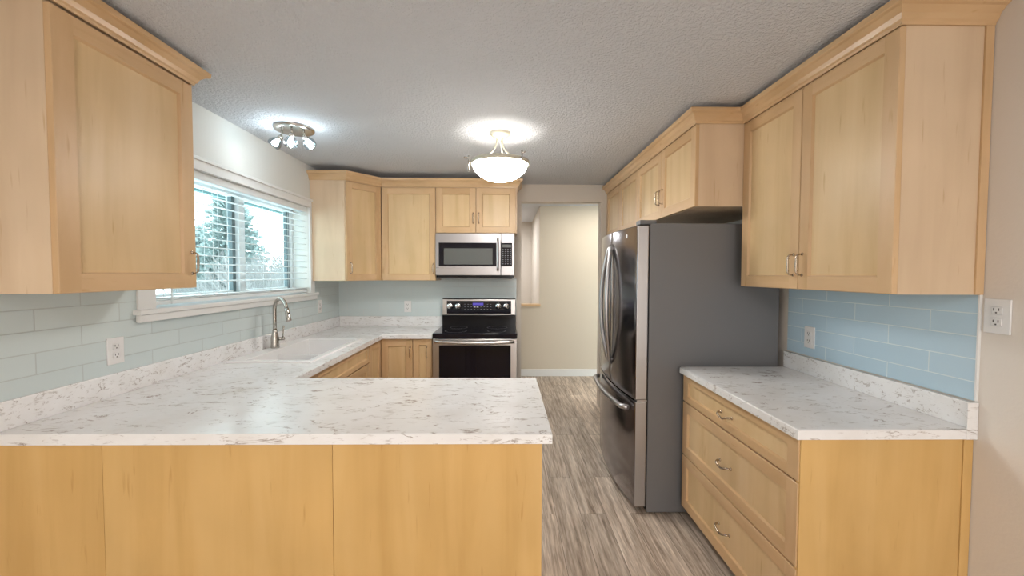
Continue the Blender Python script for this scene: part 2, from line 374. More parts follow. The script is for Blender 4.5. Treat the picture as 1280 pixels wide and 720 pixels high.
# left wall with window hole
wy0, wy1, wz0, wz1 = 2.054, 3.669, 1.285, 2.045
m = MB(); X0, X1 = -1.98, WL
m.box(X0, X1, -3.2, wy0, 0, ZC); m.box(X0, X1, wy1, B+.12, 0, ZC); m.box(X0, X1, wy0, wy1, 0, wz0); m.box(X0, X1, wy0, wy1, wz1, ZC)
m.build('wall_left', M_walll, kind='structure')
MB().box(WR, WR+.14, -3.2, 4.54, 0, ZC).build('wall_right', M_wallr, kind='structure')
m = MB(); m.box(WL, .156, B, B+.12, 0, ZC); m.build('wall_back', M_wall, kind='structure')
m = MB(); m.box(.156, WR, 4.42, 4.54, 2.235, ZC); m.box(1.018, WR, 4.42, 4.54, 0, 2.235); m.box(.04, .156, 4.42, 4.54, 0, ZC)
m.build('wall_header', M_wall, kind='structure')
# hall beyond
m = MB(); m.box(-1.2, .474, BH, BH+.12, 0, 1.0); m.box(.474, 2.6, BH, BH+.12, 0, ZC)
m.build('wall_hall', M_wallc, kind='structure')
MB().box(2.5, 2.6, 4.54, BH, 0, ZC).build('wall_hall_right', M_wallc, kind='structure')
MB().box(-1.2, -1.1, 4.42, 7.72, 0, ZC).build('wall_hall_left', M_wallc, kind='structure')
m = MB(); m.box(-1.1, .6, 7.6, 7.72, 0, ZC); m.box(.474, .6, BH+.12, 7.6, 0, ZC)
m.build('wall_stair', M_wall, kind='structure')
MB().box(-1.1, .485, BH-.02, BH+.14, 1.0, 1.03, .003).build('trim_1', WHX, kind='structure')
MB().box(.04, 2.5, BH-.014, BH, 0, .10, .002).build('baseboard_hall', M_white, kind='structure')
m = MB(); m.box(WL, WR, -3.2, -3.06, 0, ZC)
m.build('wall_rear', M_wall, kind='structure')
area('hall_fill_light', (1.3, 5.1, 2.40), (0, 0, 0), .35, .35, 8, (1, .93, .82))  # unseen light added above the header to brighten the hall
area('stairwell_fill_light', (-.4, 6.7, 2.38), (0, 0, 0), .5, .5, 20, (.95, .97, 1))  # added light under the ceiling to brighten the stair recess

# window
wn = thing('window_1', (WL, 2.86, wz0), 'white framed sliding kitchen window over the sink', 'window', kind='structure')
m = MB()
cx = WL+.018
m.box(WL, cx, 1.955, wy0, wz0, 2.06, .003); m.box(WL, cx, wy1, 3.745, wz0, 2.06, .003); m.box(WL, cx, 1.955, 3.745, 2.045, 2.105, .003)
m.box(WL, cx+.012, 1.94, 3.757, 2.098, 2.118, .004)
m.build('casing', M_white, wn)
m = MB(); m.box(-1.90, WL+.045, 1.935, 3.765, wz0-.022, wz0+.002, .004); m.box(WL+.010, cx+.016, 1.945, 3.755, 1.225, wz0-.022, .006)
m.build('sill', M_white, wn)
m = MB(); a0, a1 = -1.965, -1.895
m.box(a0, a1, wy0, wy0+.045, wz0, wz1, .003); m.box(a0, a1, wy1-.03, wy1, wz0, wz1, .003); m.box(a0, a1, wy0, wy1, wz1-.04, wz1, .003); m.box(a0, a1, wy0, wy1, wz0, wz0+.045, .003)
m.build('window_frame', M_vinyl, wn)
MB().box(a0-.005, a1+.008, 2.925, 2.99, wz0+.04, wz1-.03, .003).build('mullion', M_vinyl, wn)
for (ya, yb, nm) in ((wy0+.045, 2.925, 'sash'), (2.99, wy1-.03, 'sash')):
    m = MB(); x0, x1 = -1.945, -1.915; w = .02; z0, z1 = wz0+.045, wz1-.04
    m.box(x0, x1, ya, ya+w, z0, z1); m.box(x0, x1, yb-w*1.6, yb, z0, z1); m.box(x0, x1, ya+w, yb-w*1.6, z0, z0+.012, mi=1); m.box(x0, x1, ya+w, yb-w*1.6, z1-.012, z1, mi=1)
    fr = m.build(nm, [M_gasket, M_vinyl], wn)
    MB().box(-1.932, -1.928, ya+w, yb-w*1.6, z0+.012, z1-.012).build('pane', M_pane, fr)

# blinds
bl = thing('window_blind', (-1.80, 2.86, wz0), 'white horizontal slat blind hanging open inside the window', 'blind')
by0, by1 = wy0+.008, wy1-.008
MB().box(-1.825, -1.768, by0, by1, wz1-.045, wz1-.002, .003).build('headrail', M_blind, bl)
m = MB(); z = wz1-.075
while z > wz0+.10:
    k = 6; wv = .052
    pts = []
    for i in range(k+1):
        u = -wv/2+wv*i/k; pts.append((-1.796+u, z+.0035*(1-(2*u/wv)**2)-u*.10))
    t_ = .0022
    poly = pts+[(x, zz-t_) for x, zz in pts[::-1]]
    a = [m.v((x, by0, zz)) for x, zz in poly]; b_ = [m.v((x, by1, zz)) for x, zz in poly]; n = len(poly)
    m.f(a); m.f(b_[::-1])
    for i in range(n): m.f([a[i], b_[i], b_[(i+1) % n], a[(i+1) % n]])
    z -= .0505
m.build('slats', M_blind, bl)
MB().box(-1.822, -1.770, by0, by1, wz0+.012, wz0+.034, .003).box(-1.822, -1.770, by0, by1, wz0+.038, wz0+.042).box(-1.822, -1.770, by0, by1, wz0+.046, wz0+.05).build('bottom_rail', M_blind, bl)
for yy in (2.20, 2.50, 2.62, 3.10, 3.45):
    MB().tube([(-1.770, yy, wz0+.03), (-1.770, yy, wz1-.04)], .0012, 6).tube([(-1.823, yy, wz0+.03), (-1.823, yy, wz1-.04)], .0012, 6).build('ladder_cord', M_blind, bl)
m = MB(); m.tube([(-1.757, 2.16, 1.98), (-1.752, 2.165, 1.33)], .0035, 8); m.tube([(-1.752, 2.165, 1.33), (-1.752, 2.165, 1.30)], .006, 8)
m.build('tilt_wand', M_blind, bl)

# eave outside
MB().box(-2.9, -1.98, -1, 6.5, 2.25, 2.32).box(-2.95, -2.90, -1, 6.5, 2.23, 2.42).build('roof_eave', M_soffit, label='teal grey roof eave overhanging the outside of the window', cat='eave')

# ---------------------------------------------------------------- tiles
td = .008
m = MB()
m.box(WL+.0006, WL+td, .9, 1.955, 1.0145, 1.392); m.box(WL+.0006, WL+td, 1.955, 3.745, 1.0145, 1.2245); m.box(WL+.0006, WL+td, 3.745, B-td, 1.0145, 1.392)
m.build('tile_backsplash', M_tileL, label='pale blue glass tile backsplash under the window on the left wall', cat='tile backsplash')
MB().box(WL+td, .105, B-td, B-.0006, 1.0145, 1.42).build('tile_backsplash', M_tileB, label='pale grey blue tile backsplash behind the range and back counter', cat='tile backsplash')
tr = thing('tile_backsplash', (WR, 1.9, 1.0145), 'glass tile backsplash tinted sky blue for window light above the short right counter', 'tile backsplash')
MB().box(WR-td, WR, 1.420, 2.392, 1.0145, 1.393).build('tiles', M_tileR, tr)
MB().box(WR-td-.002, WR, 1.414, 1.4195, 1.0145, 1.393).build('edge_trim', M_white, tr)

# ---------------------------------------------------------------- cabinet helpers
def horiz(u): return WHX if abs(u[0]) > .6 else WHY
def pull_v(m, a, c, L=.096, pr=.030, b0=.02):
    """arched pull standing on the door, vertical"""
    pts = []; rr = []
    for i in range(17):
        s_ = i/16; ang = math.pi*s_
        cz = c+(-L/2)*math.cos(ang)*(1 if True else 1)
        out = pr*min(1, 1.25*math.sin(ang)**.55) if 0 < s_ < 1 else 0
        pts.append((a, b0+out, cz)); rr.append(.0038+.0016*math.exp(-((s_-.5)/.12)**2))
    m.tube(pts, rr, 8)
    for sg in (-1, 1):
        m.ball((a, b0+.003, c+sg*L/2), .0075, 10, (1, .6, 1)); m.ball((a, b0+pr*.95, c+sg*L*.30), .0058, 8)
def pull_h(m, a, c, L=.096, pr=.028, b0=.02):
    pts = []; rr = []
    for i in range(21):
        s_ = i/20; ang = math.pi*s_
        out = pr*min(1, 1.2*math.sin(ang)**.55) if 0 < s_ < 1 else 0
        pts.append((a-L/2*math.cos(ang), b0+out, c-.010*math.sin(ang)+.004*math.sin(3*ang))); rr.append(.0036+.002*abs(math.sin(6*ang)))
    m.tube(pts, rr, 8)
    for sg in (-1, 1): m.ball((a+sg*L/2, b0+.003, c), .0085, 10, (1, .6, 1))
def door(parent, name, o, u, n, w, h, fw=.058, t=.02, handle=None, rail=None, vm=None, hm=None, pm=None, label=None):
    """shaker front; o = lower corner at the carcass face"""
    m = MB().frame(o, u, n); g = .002; rl = rail or fw
    ch = .006; dp = .011
    # outer ring: stiles and rails as separate strips sharing the plane
    x0, x1, z0, z1 = g, w-g, g, h-g; e = .002
    P = lambda x, z, b=t: (x, b, z)
    # side walls
    m.box(x0, x1, 0, t-e-.0005, z0, z1, mi=0) if False else None
    out = [P(x0, z0, 0), P(x1, z0, 0), P(x1, z1, 0), P(x0, z1, 0)]
    o2 = [P(x0, z0, t-e), P(x1, z0, t-e), P(x1, z1, t-e), P(x0, z1, t-e)]
    o3 = [P(x0+e, z0+e), P(x1-e, z0+e), P(x1-e, z1-e), P(x0+e, z1-e)]
    m.quad(out[::-1], 0)
    for i in range(4):
        j = (i+1) % 4; mi = 1 if i in (0, 2) else 0
        m.quad([out[i], out[j], o2[j], o2[i]], mi); m.quad([o2[i], o2[j], o3[j], o3[i]], mi)
    ix0, ix1, iz0, iz1 = x0+fw, x1-fw, z0+rl, z1-rl
    m.quad([P(x0+e, z0+e), P(ix0, z0+e), P(ix0, z1-e), P(x0+e, z1-e)], 0)
    m.quad([P(ix1, z0+e), P(x1-e, z0+e), P(x1-e, z1-e), P(ix1, z1-e)], 0)
    m.quad([P(ix0, z0+e), P(ix1, z0+e), P(ix1, iz0), P(ix0, iz0)], 1)
    m.quad([P(ix0, iz1), P(ix1, iz1), P(ix1, z1-e), P(ix0, z1-e)], 1)
    r1 = [P(ix0, iz0), P(ix1, iz0), P(ix1, iz1), P(ix0, iz1)]
    st = .002
    r2 = [P(ix0+st, iz0+st, t-.003), P(ix1-st, iz0+st, t-.003), P(ix1-st, iz1-st, t-.003), P(ix0+st, iz1-st, t-.003)]
    c2 = ch
    r3 = [P(ix0+c2, iz0+c2, t-dp), P(ix1-c2, iz0+c2, t-dp), P(ix1-c2, iz1-c2, t-dp), P(ix0+c2, iz1-c2, t-dp)]
    for i in range(4):
        j = (i+1) % 4; mi = 1 if i in (0, 2) else 0
        m.quad([r1[i], r1[j], r2[j], r2[i]], mi); m.quad([r2[i], r2[j], r3[j], r3[i]], mi)
    m.quad(r3, 2)
    bmesh.ops.remove_doubles(m.bm, verts=m.bm.verts, dist=1e-5)
    d = m.build(name, [vm or WV, hm or horiz(u), pm or WP], parent, label=label)
    if handle:
        k = MB().frame(o, u, n)
        (pull_v if handle[0] == 'v' else pull_h)(k, handle[1], handle[2])
        k.build('handle', M_pull, d)
    return d
PROF = [(0, 0), (.006, 0), (.008, .010), (.014, .016), (.020, .034), (.036, .052), (.046, .056), (.050, .060), (.052, .080), (0, .080)]
def crown(name, path, z0, label, h=.08, mat=None):
    """sweep the profile along a plan path; outward side = left of travel"""
    m = MB(); n = len(path); offs = []
    for i in range(n):
        ds = []
        if i > 0: d = Vector(path[i])-Vector(path[i-1]); ds.append(d.normalized())
        if i < n-1: d = Vector(path[i+1])-Vector(path[i]); ds.append(d.normalized())
        ns = [Vector((-d.y, d.x)) for d in ds]
        if len(ns) == 1: offs.append(ns[0])
        else:
            b = (ns[0]+ns[1]).normalized(); offs.append(b/ b.dot(ns[0]))
    rings = [[(p[0]+offs[i].x*q, p[1]+offs[i].y*q, z0+zz*h/.08) for q, zz in PROF] for i, p in enumerate(path)]
    k = len(PROF)
    for a, b in zip(rings, rings[1:]):
        for i in range(k):
            m.quad([a[i], a[(i+1) % k], b[(i+1) % k], b[i]])
    m.quad(rings[0]); m.quad(rings[-1][::-1])
    bmesh.ops.remove_doubles(m.bm, verts=m.bm.verts, dist=1e-5)
    return m.build(name, mat or WCROWN, label=label, cat='moulding')
def carcass(parent, x0, x1, y0, y1, z0, z1, mats=None, name='cabinet_box', t=.018, open_top=False):
    m = MB()
    m.box(x0, x0+t, y0, y1, z0, z1); m.box(x1-t, x1, y0, y1, z0, z1); m.box(x0+t, x1-t, y0, y0+t, z0, z1); m.box(x0+t, x1-t, y1-t, y1, z0, z1)
    m.box(x0+t, x1-t, y0+t, y1-t, z0, z0+t)
    if not open_top: m.box(x0+t, x1-t, y0+t, y1-t, z1-t, z1)
    return m.build(name, mats or WPALE, parent)

ZB, ZT = 1.393, 2.318
# ---- right upper pair
fx = 1.353
yR0, yR1, yRs = 1.4157, 2.345, 1.882
cab = thing('wall_cabinet', (1.52, 1.88, ZB), 'tall two door maple wall cabinet over the right counter', 'cabinet')
carcass(cab, fx+.02, WR-.002, yR0+.001, yR1, ZB, ZT+.03)
MB().box(1.645, WR-.002, yR0-.006, yR0+.001, ZB, ZT, .001).build('scribe_strip', WV, cab)
door(cab, 'door', (fx+.02, yRs, ZB), (0, -1, 0), (-1, 0, 0), yRs-yR0, ZT-ZB, handle=('v', .028, .115))
door(cab, 'door', (fx+.02, yR1, ZB), (0, -1, 0), (-1, 0, 0), yR1-yRs, ZT-ZB, handle=('v', yR1-yRs-.028, .115))
# ---- cabinets over the fridge
gx = 1.079; z1b = 1.852
for (a, b_, lab, bx) in ((2.345, 3.383, 'short two door maple cabinet above the fridge with bar pulls', 1), (3.383, 4.415, 'short two door maple cabinet at the far end beyond the fridge', 0)):
    c = thing('fridge_top_cabinet', (1.38, (a+b_)/2, z1b), lab, 'cabinet')
    carcass(c, gx+.02, WR-.002, a+.0005, b_-.0005, z1b, ZT+.03)
    mid = (a+b_)/2; hh = ZT-z1b
    door(c, 'door', (gx+.02, mid, z1b), (0, -1, 0), (-1, 0, 0), mid-a, hh, handle=('v', .030, .145) if bx else None)
    door(c, 'door', (gx+.02, b_, z1b), (0, -1, 0), (-1, 0, 0), b_-mid, hh, handle=('v', b_-mid-.030, .145) if bx else None)
crown('crown_moulding', [(WR-.001, yR0-.001), (fx, yR0-.001), (fx, 2.344), (gx, 2.344), (gx, 4.418)], ZT, 'stepped maple crown moulding along the top of the right hand cabinets', .075)
# ---- left upper
lx = -1.442; yL0, yL1 = 1.337, 1.927
cab = thing('wall_cabinet', (-1.6, 1.63, ZB), 'single door maple wall cabinet on the left wall beside the window', 'cabinet')
carcass(cab, WL+.002, lx-.02, yL0, yL1, ZB, ZT+.03)
door(cab, 'door', (lx-.02, yL0, ZB), (0, 1, 0), (1, 0, 0), yL1-yL0, ZT-ZB, fw=.07, rail=.062, handle=('v', yL1-yL0-.030, .115), label='maple door with nickel wire pull')
crown('crown_moulding', [(WL+.001, yL0), (lx, yL0), (lx, yL1), (WL+.001, yL1)][::-1], ZT+.005, 'maple crown moulding on top of the near left cabinet', .072)
# ---- back uppers
fy = 3.977; ZTb = 2.290; cy0 = 3.70
corner = thing('corner_wall_cabinet', (-1.5, 4.0, ZB), 'diagonal corner wall cabinet with pale side panel right of the window', 'cabinet')
m = MB(); poly = [(WL+.002, cy0), (-1.452, cy0), (-1.222, fy+.02), (-1.222, B-.01), (WL+.002, B-.01)]
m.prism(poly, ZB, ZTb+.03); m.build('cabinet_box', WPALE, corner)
dv = Vector((-1.208+1.436, fy-cy0, 0)); dw = dv.length; dn = Vector((dv.y, -dv.x, 0)).normalized()
door(corner, 'door', tuple(Vector((-1.436, cy0+.002, ZB))-dn*.018), tuple(dv), tuple(dn), dw, ZTb-ZB, fw=.055, handle=('v', .035, .115), vm=WV, hm=WHX, pm=WP)
cab = thing('wall_cabinet', (-.94, 4.15, ZB), 'single wide door maple wall cabinet left of the microwave', 'cabinet')
carcass(cab, -1.205, -.684, fy+.02, B-.01, ZB, ZTb+.03)
door(cab, 'door', (-1.205, fy+.02, ZB), (1, 0, 0), (0, -1, 0), .521, ZTb-ZB, handle=('v', .521-.022, .115))
cab = thing('wall_cabinet', (-.29, 4.15, 1.853), 'small two door maple cabinet directly above the microwave', 'cabinet')
carcass(cab, -.682, .103, fy+.02, B-.01, 1.853, ZTb+.03)
door(cab, 'door', (-.682, fy+.02, 1.853), (1, 0, 0), (0, -1, 0), .387, ZTb-1.853, handle=('v', .387-.028, .145))
door(cab, 'door', (-.295, fy+.02, 1.853), (1, 0, 0), (0, -1, 0), .385, ZTb-1.853, handle=('v', .028, .145))
crown('crown_moulding', [(WL+.001, cy0), (-1.436, cy0), (-1.208, fy), (.104, fy), (.104, B-.001)][::-1], ZTb, 'maple crown moulding over the corner, back wall and microwave cabinets', .078)

# ---------------------------------------------------------------- peninsula + base cabinets
pen = thing('peninsula_cabinet', (-.8, 1.76, 0), 'maple backed peninsula base cabinet in the left foreground', 'cabinet')
ya, yb = 1.405, 2.10
for (x0, x1) in ((WL+.001, -1.3905), (-1.389, -.6025), (-.601, .1255)):
    MB().box(x0, x1, ya, ya+.018, 0, CT-.038, .0008).build('back_panel', WO, pen)
MB().box(.109, .1255, ya+.018, yb, 0, CT-.038).build('end_panel', WO, pen)
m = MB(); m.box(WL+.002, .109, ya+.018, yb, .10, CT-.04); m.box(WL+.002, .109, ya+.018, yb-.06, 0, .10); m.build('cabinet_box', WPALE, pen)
for i in range(2):
    door(pen, 'door', (.109-.56*i, yb, .11), (-1, 0, 0), (0, 1, 0), .555, .75, handle=('v', .5 if i == 0 else .05, .65))
bx = -1.13
snk = thing('sink_base_cabinet', (-1.45, 2.77, 0), 'maple sink base cabinet under the window counter', 'cabinet')
carcass(snk, WL+.002, bx-.02, 2.16, 3.372, .10, CT-.04, open_top=True)
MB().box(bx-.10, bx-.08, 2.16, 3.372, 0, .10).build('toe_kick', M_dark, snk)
door(snk, 'false_drawer_front', (bx-.02, 2.16, .727), (0, 1, 0), (1, 0, 0), .29, .142, fw=.045, rail=.035)
door(snk, 'false_drawer_front', (bx-.02, 2.45, .727), (0, 1, 0), (1, 0, 0), .92, .142, fw=.045, rail=.035)
door(snk, 'door', (bx-.02, 2.45, .11), (0, 1, 0), (1, 0, 0), .46, .612, handle=('v', .43, .53))
door(snk, 'door', (bx-.02, 2.91, .11), (0, 1, 0), (1, 0, 0), .46, .612, handle=('v', .03, .53))
fyb = 3.683
cb = thing('corner_base_cabinet', (-1.4, 3.9, 0), 'maple corner base cabinet with folding corner doors under the back counter', 'cabinet')
m = MB(); m.prism([(WL+.002, 3.376), (bx-.02, 3.376), (bx-.02, fyb+.02), (-.845, fyb+.02), (-.845, B-.01), (WL+.002, B-.01)], .10, CT-.04)
m.prism([(WL+.002, 3.376), (bx-.09, 3.376), (bx-.09, fyb+.09), (-.845, fyb+.09), (-.845, B-.01), (WL+.002, B-.01)], 0, .10); m.build('cabinet_box', WV, cb)
door(cb, 'door', (bx-.02, 3.376, .11), (0, 1, 0), (1, 0, 0), fyb-3.378, .76)
door(cb, 'door', (bx+.001, fyb+.02, .11), (1, 0, 0), (0, -1, 0), .284, .76, handle=('v', .262, .64))
nb = thing('narrow_base_cabinet', (-.76, 4, 0), 'very narrow one door maple base cabinet left of the range', 'cabinet')
carcass(nb, -.843, -.668, fyb+.02, B-.01, .10, CT-.04)
MB().box(-.843, -.668, fyb+.09, fyb+.10, 0, .10).build('toe_kick', M_dark, nb)
door(nb, 'door', (-.843, fyb+.02, .11), (1, 0, 0), (0, -1, 0), .174, .76, fw=.05, handle=('v', .125, .64))

# ---------------------------------------------------------------- worktops
xs = [WL+.002, -1.690, -1.205, -1.107, -.664, .160]
ys = [1.390, 2.1415, 2.505, 3.370, 3.6632, B-.01]
mask = [[1, 1, 1, 1, 1], [1, 1, 1, 0, 0], [1, 0, 1, 0, 0], [1, 1, 1, 0, 0], [1, 1, 1, 1, 0]]
wt = thing('worktop', (-.8, 1.76, CT-.038), 'white marbled U shaped worktop running from peninsula past the sink to the range', 'countertop')
edge = {(0, 0), (1, 0), (2, 0), (3, 0), (4, 0), (5, 0), (5, 1), (4, 1), (3, 1), (3, 2), (3, 3), (3, 4), (4, 4)}
m = MB(); m.cells(xs, ys, mask, CT-.038, CT, .006, lambda a, b: a in edge and b in edge and not (a[0] == 4 and b[0] == 4))
m.build('worktop_slab', M_stone, wt)
m = MB(); m.box(WL+.002, WL+.022, 1.390, B-.01, CT, 1.0145, .003); m.build('upstand', M_stone, wt)
MB().box(WL+.022, -.664, B-.03, B-.01, CT, 1.0145, .003).build('upstand', M_stone, wt)
rt = thing('worktop', (1.35, 1.9, CT-.036), 'short white marbled worktop over the right hand drawers', 'countertop')
m = MB(); m.cells([1.031, WR-.002], [1.4141, 2.398], [[1]], CT-.036, CT, .004); m.build('worktop_slab', M_stone, rt)
MB().box(WR-.024, WR-.002, 1.4141, 2.40, CT, 1.008, .003).build('upstand', M_stone, rt)
MB().box(WR-.040, WR-.0015, 1.4105, 1.4141, CT-.036, 1.010).box(1.031, WR-.04, 1.4125, 1.4141, CT-.036, CT-.002).build('end_cap', M_stone, rt)

# right drawers
db = thing('drawer_base_cabinet', (1.36, 1.9, 0), 'three drawer maple base cabinet at the right with warm tinted end panel', 'cabinet')
dx = 1.050; d0, d1 = 1.430, 2.390
carcass(db, dx+.02, WR-.002, d0+.018, d1, .095, CT-.038)
MB().box(dx+.004, 1.640, d0-.004, d0+.0175, 0, CT-.037, .0008).build('end_panel', WO, db)
MB().box(1.641, WR-.002, d0-.008, d0+.0175, 0, CT-.037, .0008).build('scribe_strip', WO, db)
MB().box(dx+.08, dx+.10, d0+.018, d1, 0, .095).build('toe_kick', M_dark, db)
W_ = d1-d0
for (za, zb, rl) in ((.715, .872, .036), (.398, .711, .055), (.082, .394, .055)):
    door(db, 'drawer', (dx+.02, d1, za), (0, -1, 0), (-1, 0, 0), W_, zb-za, fw=.058, rail=rl, handle=('h', W_/2, (zb-za)*.50))

# ---------------------------------------------------------------- sink
sk = thing('kitchen_sink', (-1.45, 2.94, .70), 'white double bowl drop in sink below the window', 'sink')
sx = [-1.705, -1.610, -1.225, -1.190]; sy = [2.490, 2.535, 2.880, 2.905, 3.340, 3.385]
m = MB(); m.cells(sx, sy, [[1, 1, 1], [1, 0, 1], [1, 0, 1], [1, 0, 1], [1, 1, 1]], CT, CT+.012, .004)
m.build('rim', M_sink, sk)
def bowl(y0, y1, zf):
    m = MB(); x0, x1 = -1.610, -1.225; t = .008
    m.box(x0-t, x0, y0-t, y1+t, zf-t, CT); m.box(x1, x1+t, y0-t, y1+t, zf-t, CT)
    m.box(x0, x1, y0-t, y0, zf-t, CT-(0 if y0 < 2.6 else .03)); m.box(x0, x1, y1, y1+t, zf-t, CT-(0 if y1 > 3.3 else .03)); m.box(x0, x1, y0, y1, zf-t, zf)
    b = m.build('bowl', M_sink, sk)
    MB().lathe([(0, .004), (.03, .004), (.042, .002), (.045, 0)], ((x0+x1)/2, (y0+y1)/2, zf)).build('drain', M_chrome, b)
bowl(2.535, 2.884, .76); bowl(2.901, 3.340, .72)
# faucet
fb = Vector((-1.660, 2.945, CT+.0122))
fa = thing('faucet', tuple(fb), 'brushed nickel gooseneck pull down faucet behind the sink', 'faucet')
m = MB(); m.lathe([(0, 0), (.029, 0), (.029, .012), (.027, .03), (.026, .075), (.021, .095), (.0165, .115), (.0155, .13), (0, .13)], fb, seg=24)
m.build('body', M_nickel, fa)
th = math.radians(-36); dr = Vector((math.cos(th), math.sin(th), 0)); pts = []
Rr = .088; top = .355-Rr
pts = [fb+Vector((0, 0, .12)), fb+Vector((0, 0, .2)), fb+Vector((0, 0, top))]
for i in range(1, 13):
    a = math.pi*i/12*.92; pts.append(fb+dr*(Rr-Rr*math.cos(a))+Vector((0, 0, top+Rr*math.sin(a))))
m = MB(); m.tube(pts, .0125, 14); m.build('gooseneck', M_nickel, fa)
e0 = pts[-1]; dd = (pts[-1]-pts[-2]).normalized()
m = MB(); m.tube([e0-dd*.005, e0+dd*.02, e0+dd*.06, e0+dd*.085, e0+dd*.088], [.0145, .0145, .0165, .0175, .014], 14); sh = m.build('spray_head', M_nickel, fa)
side = dr.cross(Vector((0, 0, 1)))
m = MB(); q = e0+dd*.035+dr*.014; m.ball(tuple(q), .006, 8, (1, 1, 1.8)); m.build('spray_button', M_slot, sh)
hd = Vector((.75, .66, 0)).normalized()
m = MB(); m.tube([fb+Vector((0, 0, .062))+hd*.015, fb+Vector((0, 0, .062))+hd*.05], .012, 12); m.ball(tuple(fb+Vector((0, 0, .062))+hd*.052), .0135, 12)
m.tube([fb+Vector((0, 0, .066))+hd*.050, fb+Vector((0, 0, .10))+hd*.052, fb+Vector((0, 0, .155))+hd*.055], [.006, .0055, .008], 10); m.build('lever', M_nickel, fa)

# ---------------------------------------------------------------- outlets
def outlet(o, u, n, label, w=.073, h=.118):
    r = thing('wall_outlet', o, label, 'outlet', 'white duplex outlets on the walls')
    MB().frame(o, u, n).box(-w/2, w/2, 0, .006, -h/2, h/2, .002).build('plate', M_plate, r)
    for s in (-1, 1):
        c = s*.020; m = MB().frame(o, u, n)
        m.box(-.016, .016, .006, .009, c-.014, c+.014, .004); rc = m.build('receptacle', M_plate, r)
        m = MB().frame(o, u, n); m.box(-.0085, -.0055, .009, .0095, c-.001, c+.008); m.box(.0055, .0085, .009, .0095, c-.001, c+.008); m.box(-.0025, .0025, .009, .0095, c-.010, c-.005)
        m.build('slots', M_slot, rc)
    return r
outlet((WL+td, 1.842, 1.114), (0, 1, 0), (1, 0, 0), 'white duplex outlet on the left tiles below the near cabinet', w=.078)
outlet((WL+td, 3.845, 1.150), (0, 1, 0), (1, 0, 0), 'white outlet on the tiles just right of the window sill')
outlet((-1.033, B-td, 1.116), (1, 0, 0), (0, -1, 0), 'white outlet on the back wall tiles left of the range')
outlet((WR-td, 2.212, 1.118), (0, -1, 0), (-1, 0, 0), 'white outlet on the glass tiles of the right wall')
outlet((WR, 1.366, 1.322), (0, -1, 0), (-1, 0, 0), 'white outlet plate on the painted wall right of the blue tiles', w=.076)

# ---------------------------------------------------------------- range
rx0, rx1 = -.658, .098; ry = 3.643
rg = thing('electric_range', (-.28, 3.95, 0), 'stainless and black glass electric range against the back wall', 'range')
MB().box(rx0+.004, rx1-.004, ry+.03, B-.04, .03, .905).build('body', M_black, rg)
m = MB(); m.box(rx0-.001, rx1+.001, ry+.002, B-.10, .905, .928, .003); m.box(rx0, rx1, ry, ry+.03, .883, .926, .006); m.build('cooktop', M_blackg, rg)
for (a, b_, r_) in ((-.47, 3.80, .10), (-.09, 3.80, .085), (-.47, 4.05, .085), (-.09, 4.05, .10)):
    MB().lathe([(r_, .9283), (r_, .9286), (r_-.002, .9286), (r_-.002, .9283)], (a, b_, 0), seg=40, close=True).build('burner_ring', M_key, rg)
m = MB(); m.box(rx0+.002, rx1-.002, B-.115, B-.012, .905, 1.035, .004); m.build('backguard', M_black, rg)
m = MB(); m.box(rx0+.002, rx1-.002, B-.108, B-.02, 1.036, 1.200, .006); bgd = m.build('control_panel', M_steelb, rg)
MB().box(rx0+.004, rx1-.004, B-.100, B-.014, 1.200, 1.208).build('top_trim', M_black, bgd)
py = B-.108
MB().box(rx0+.048, rx1-.048, py-.004, py-.0002, 1.050, 1.183, .001).build('control_glass', M_blackg, bgd)
for kx in (-.575, -.493, -.082, -.001):
    m = MB(); m.lathe([(0, .026), (.026, .026), (.030, .020), (.031, .004), (.034, 0), (0, 0)], (kx-.0, py-.004, 1.130), (0, -1, 0), 24); m.box(kx-.003, kx+.003, py-.034, py-.026, 1.108, 1.152, .002)
    m.build('knob', M_chrome, bgd)
MB().box(-.345, -.235, py-.006, py-.0042, 1.138, 1.162).build('display', M_disp, bgd)
m = MB()
for r_ in range(3):
    for c_ in range(9):
        if r_ == 0 and 3 <= c_ <= 6: continue
        if r_ == 1 and c_ in (3, 4): continue
        MB().box(-.43+c_*.033, -.43+c_*.033+.012, py-.0055, py-.0042, 1.146-r_*.026, 1.150-r_*.026).build('key', M_key, bgd)
for x_ in (-.335, -.305): MB().box(x_, x_+.020, py-.0055, py-.0042, 1.115, 1.126).build('key', M_slotl, bgd)
od = MB(); od.box(rx0+.002, rx1-.002, ry-.004, ry+.03, .25, .878, .004); odo = od.build('oven_door', M_steelb, rg)
MB().box(rx0+.058, rx1-.058, ry-.008, ry-.0042, .34, .822, .002).build('oven_window', M_blackg, odo)
m = MB(); pts = []
for i in range(13):
    u = -1+i/6; pts.append((-.28+.352*u, ry-.045-.012*(1-u*u), .862-.012*(1-u*u)))
m.tube(pts, .016, 12)
for xx in (-.62, .06): m.tube([(xx, ry-.004, .86), (xx, ry-.048, .86)], .009, 10)
m.build('oven_handle', M_steelb, odo)
m = MB(); m.box(rx0+.002, rx1-.002, ry, ry+.03, .05, .244, .004); m.build('warming_drawer', M_steel, rg)

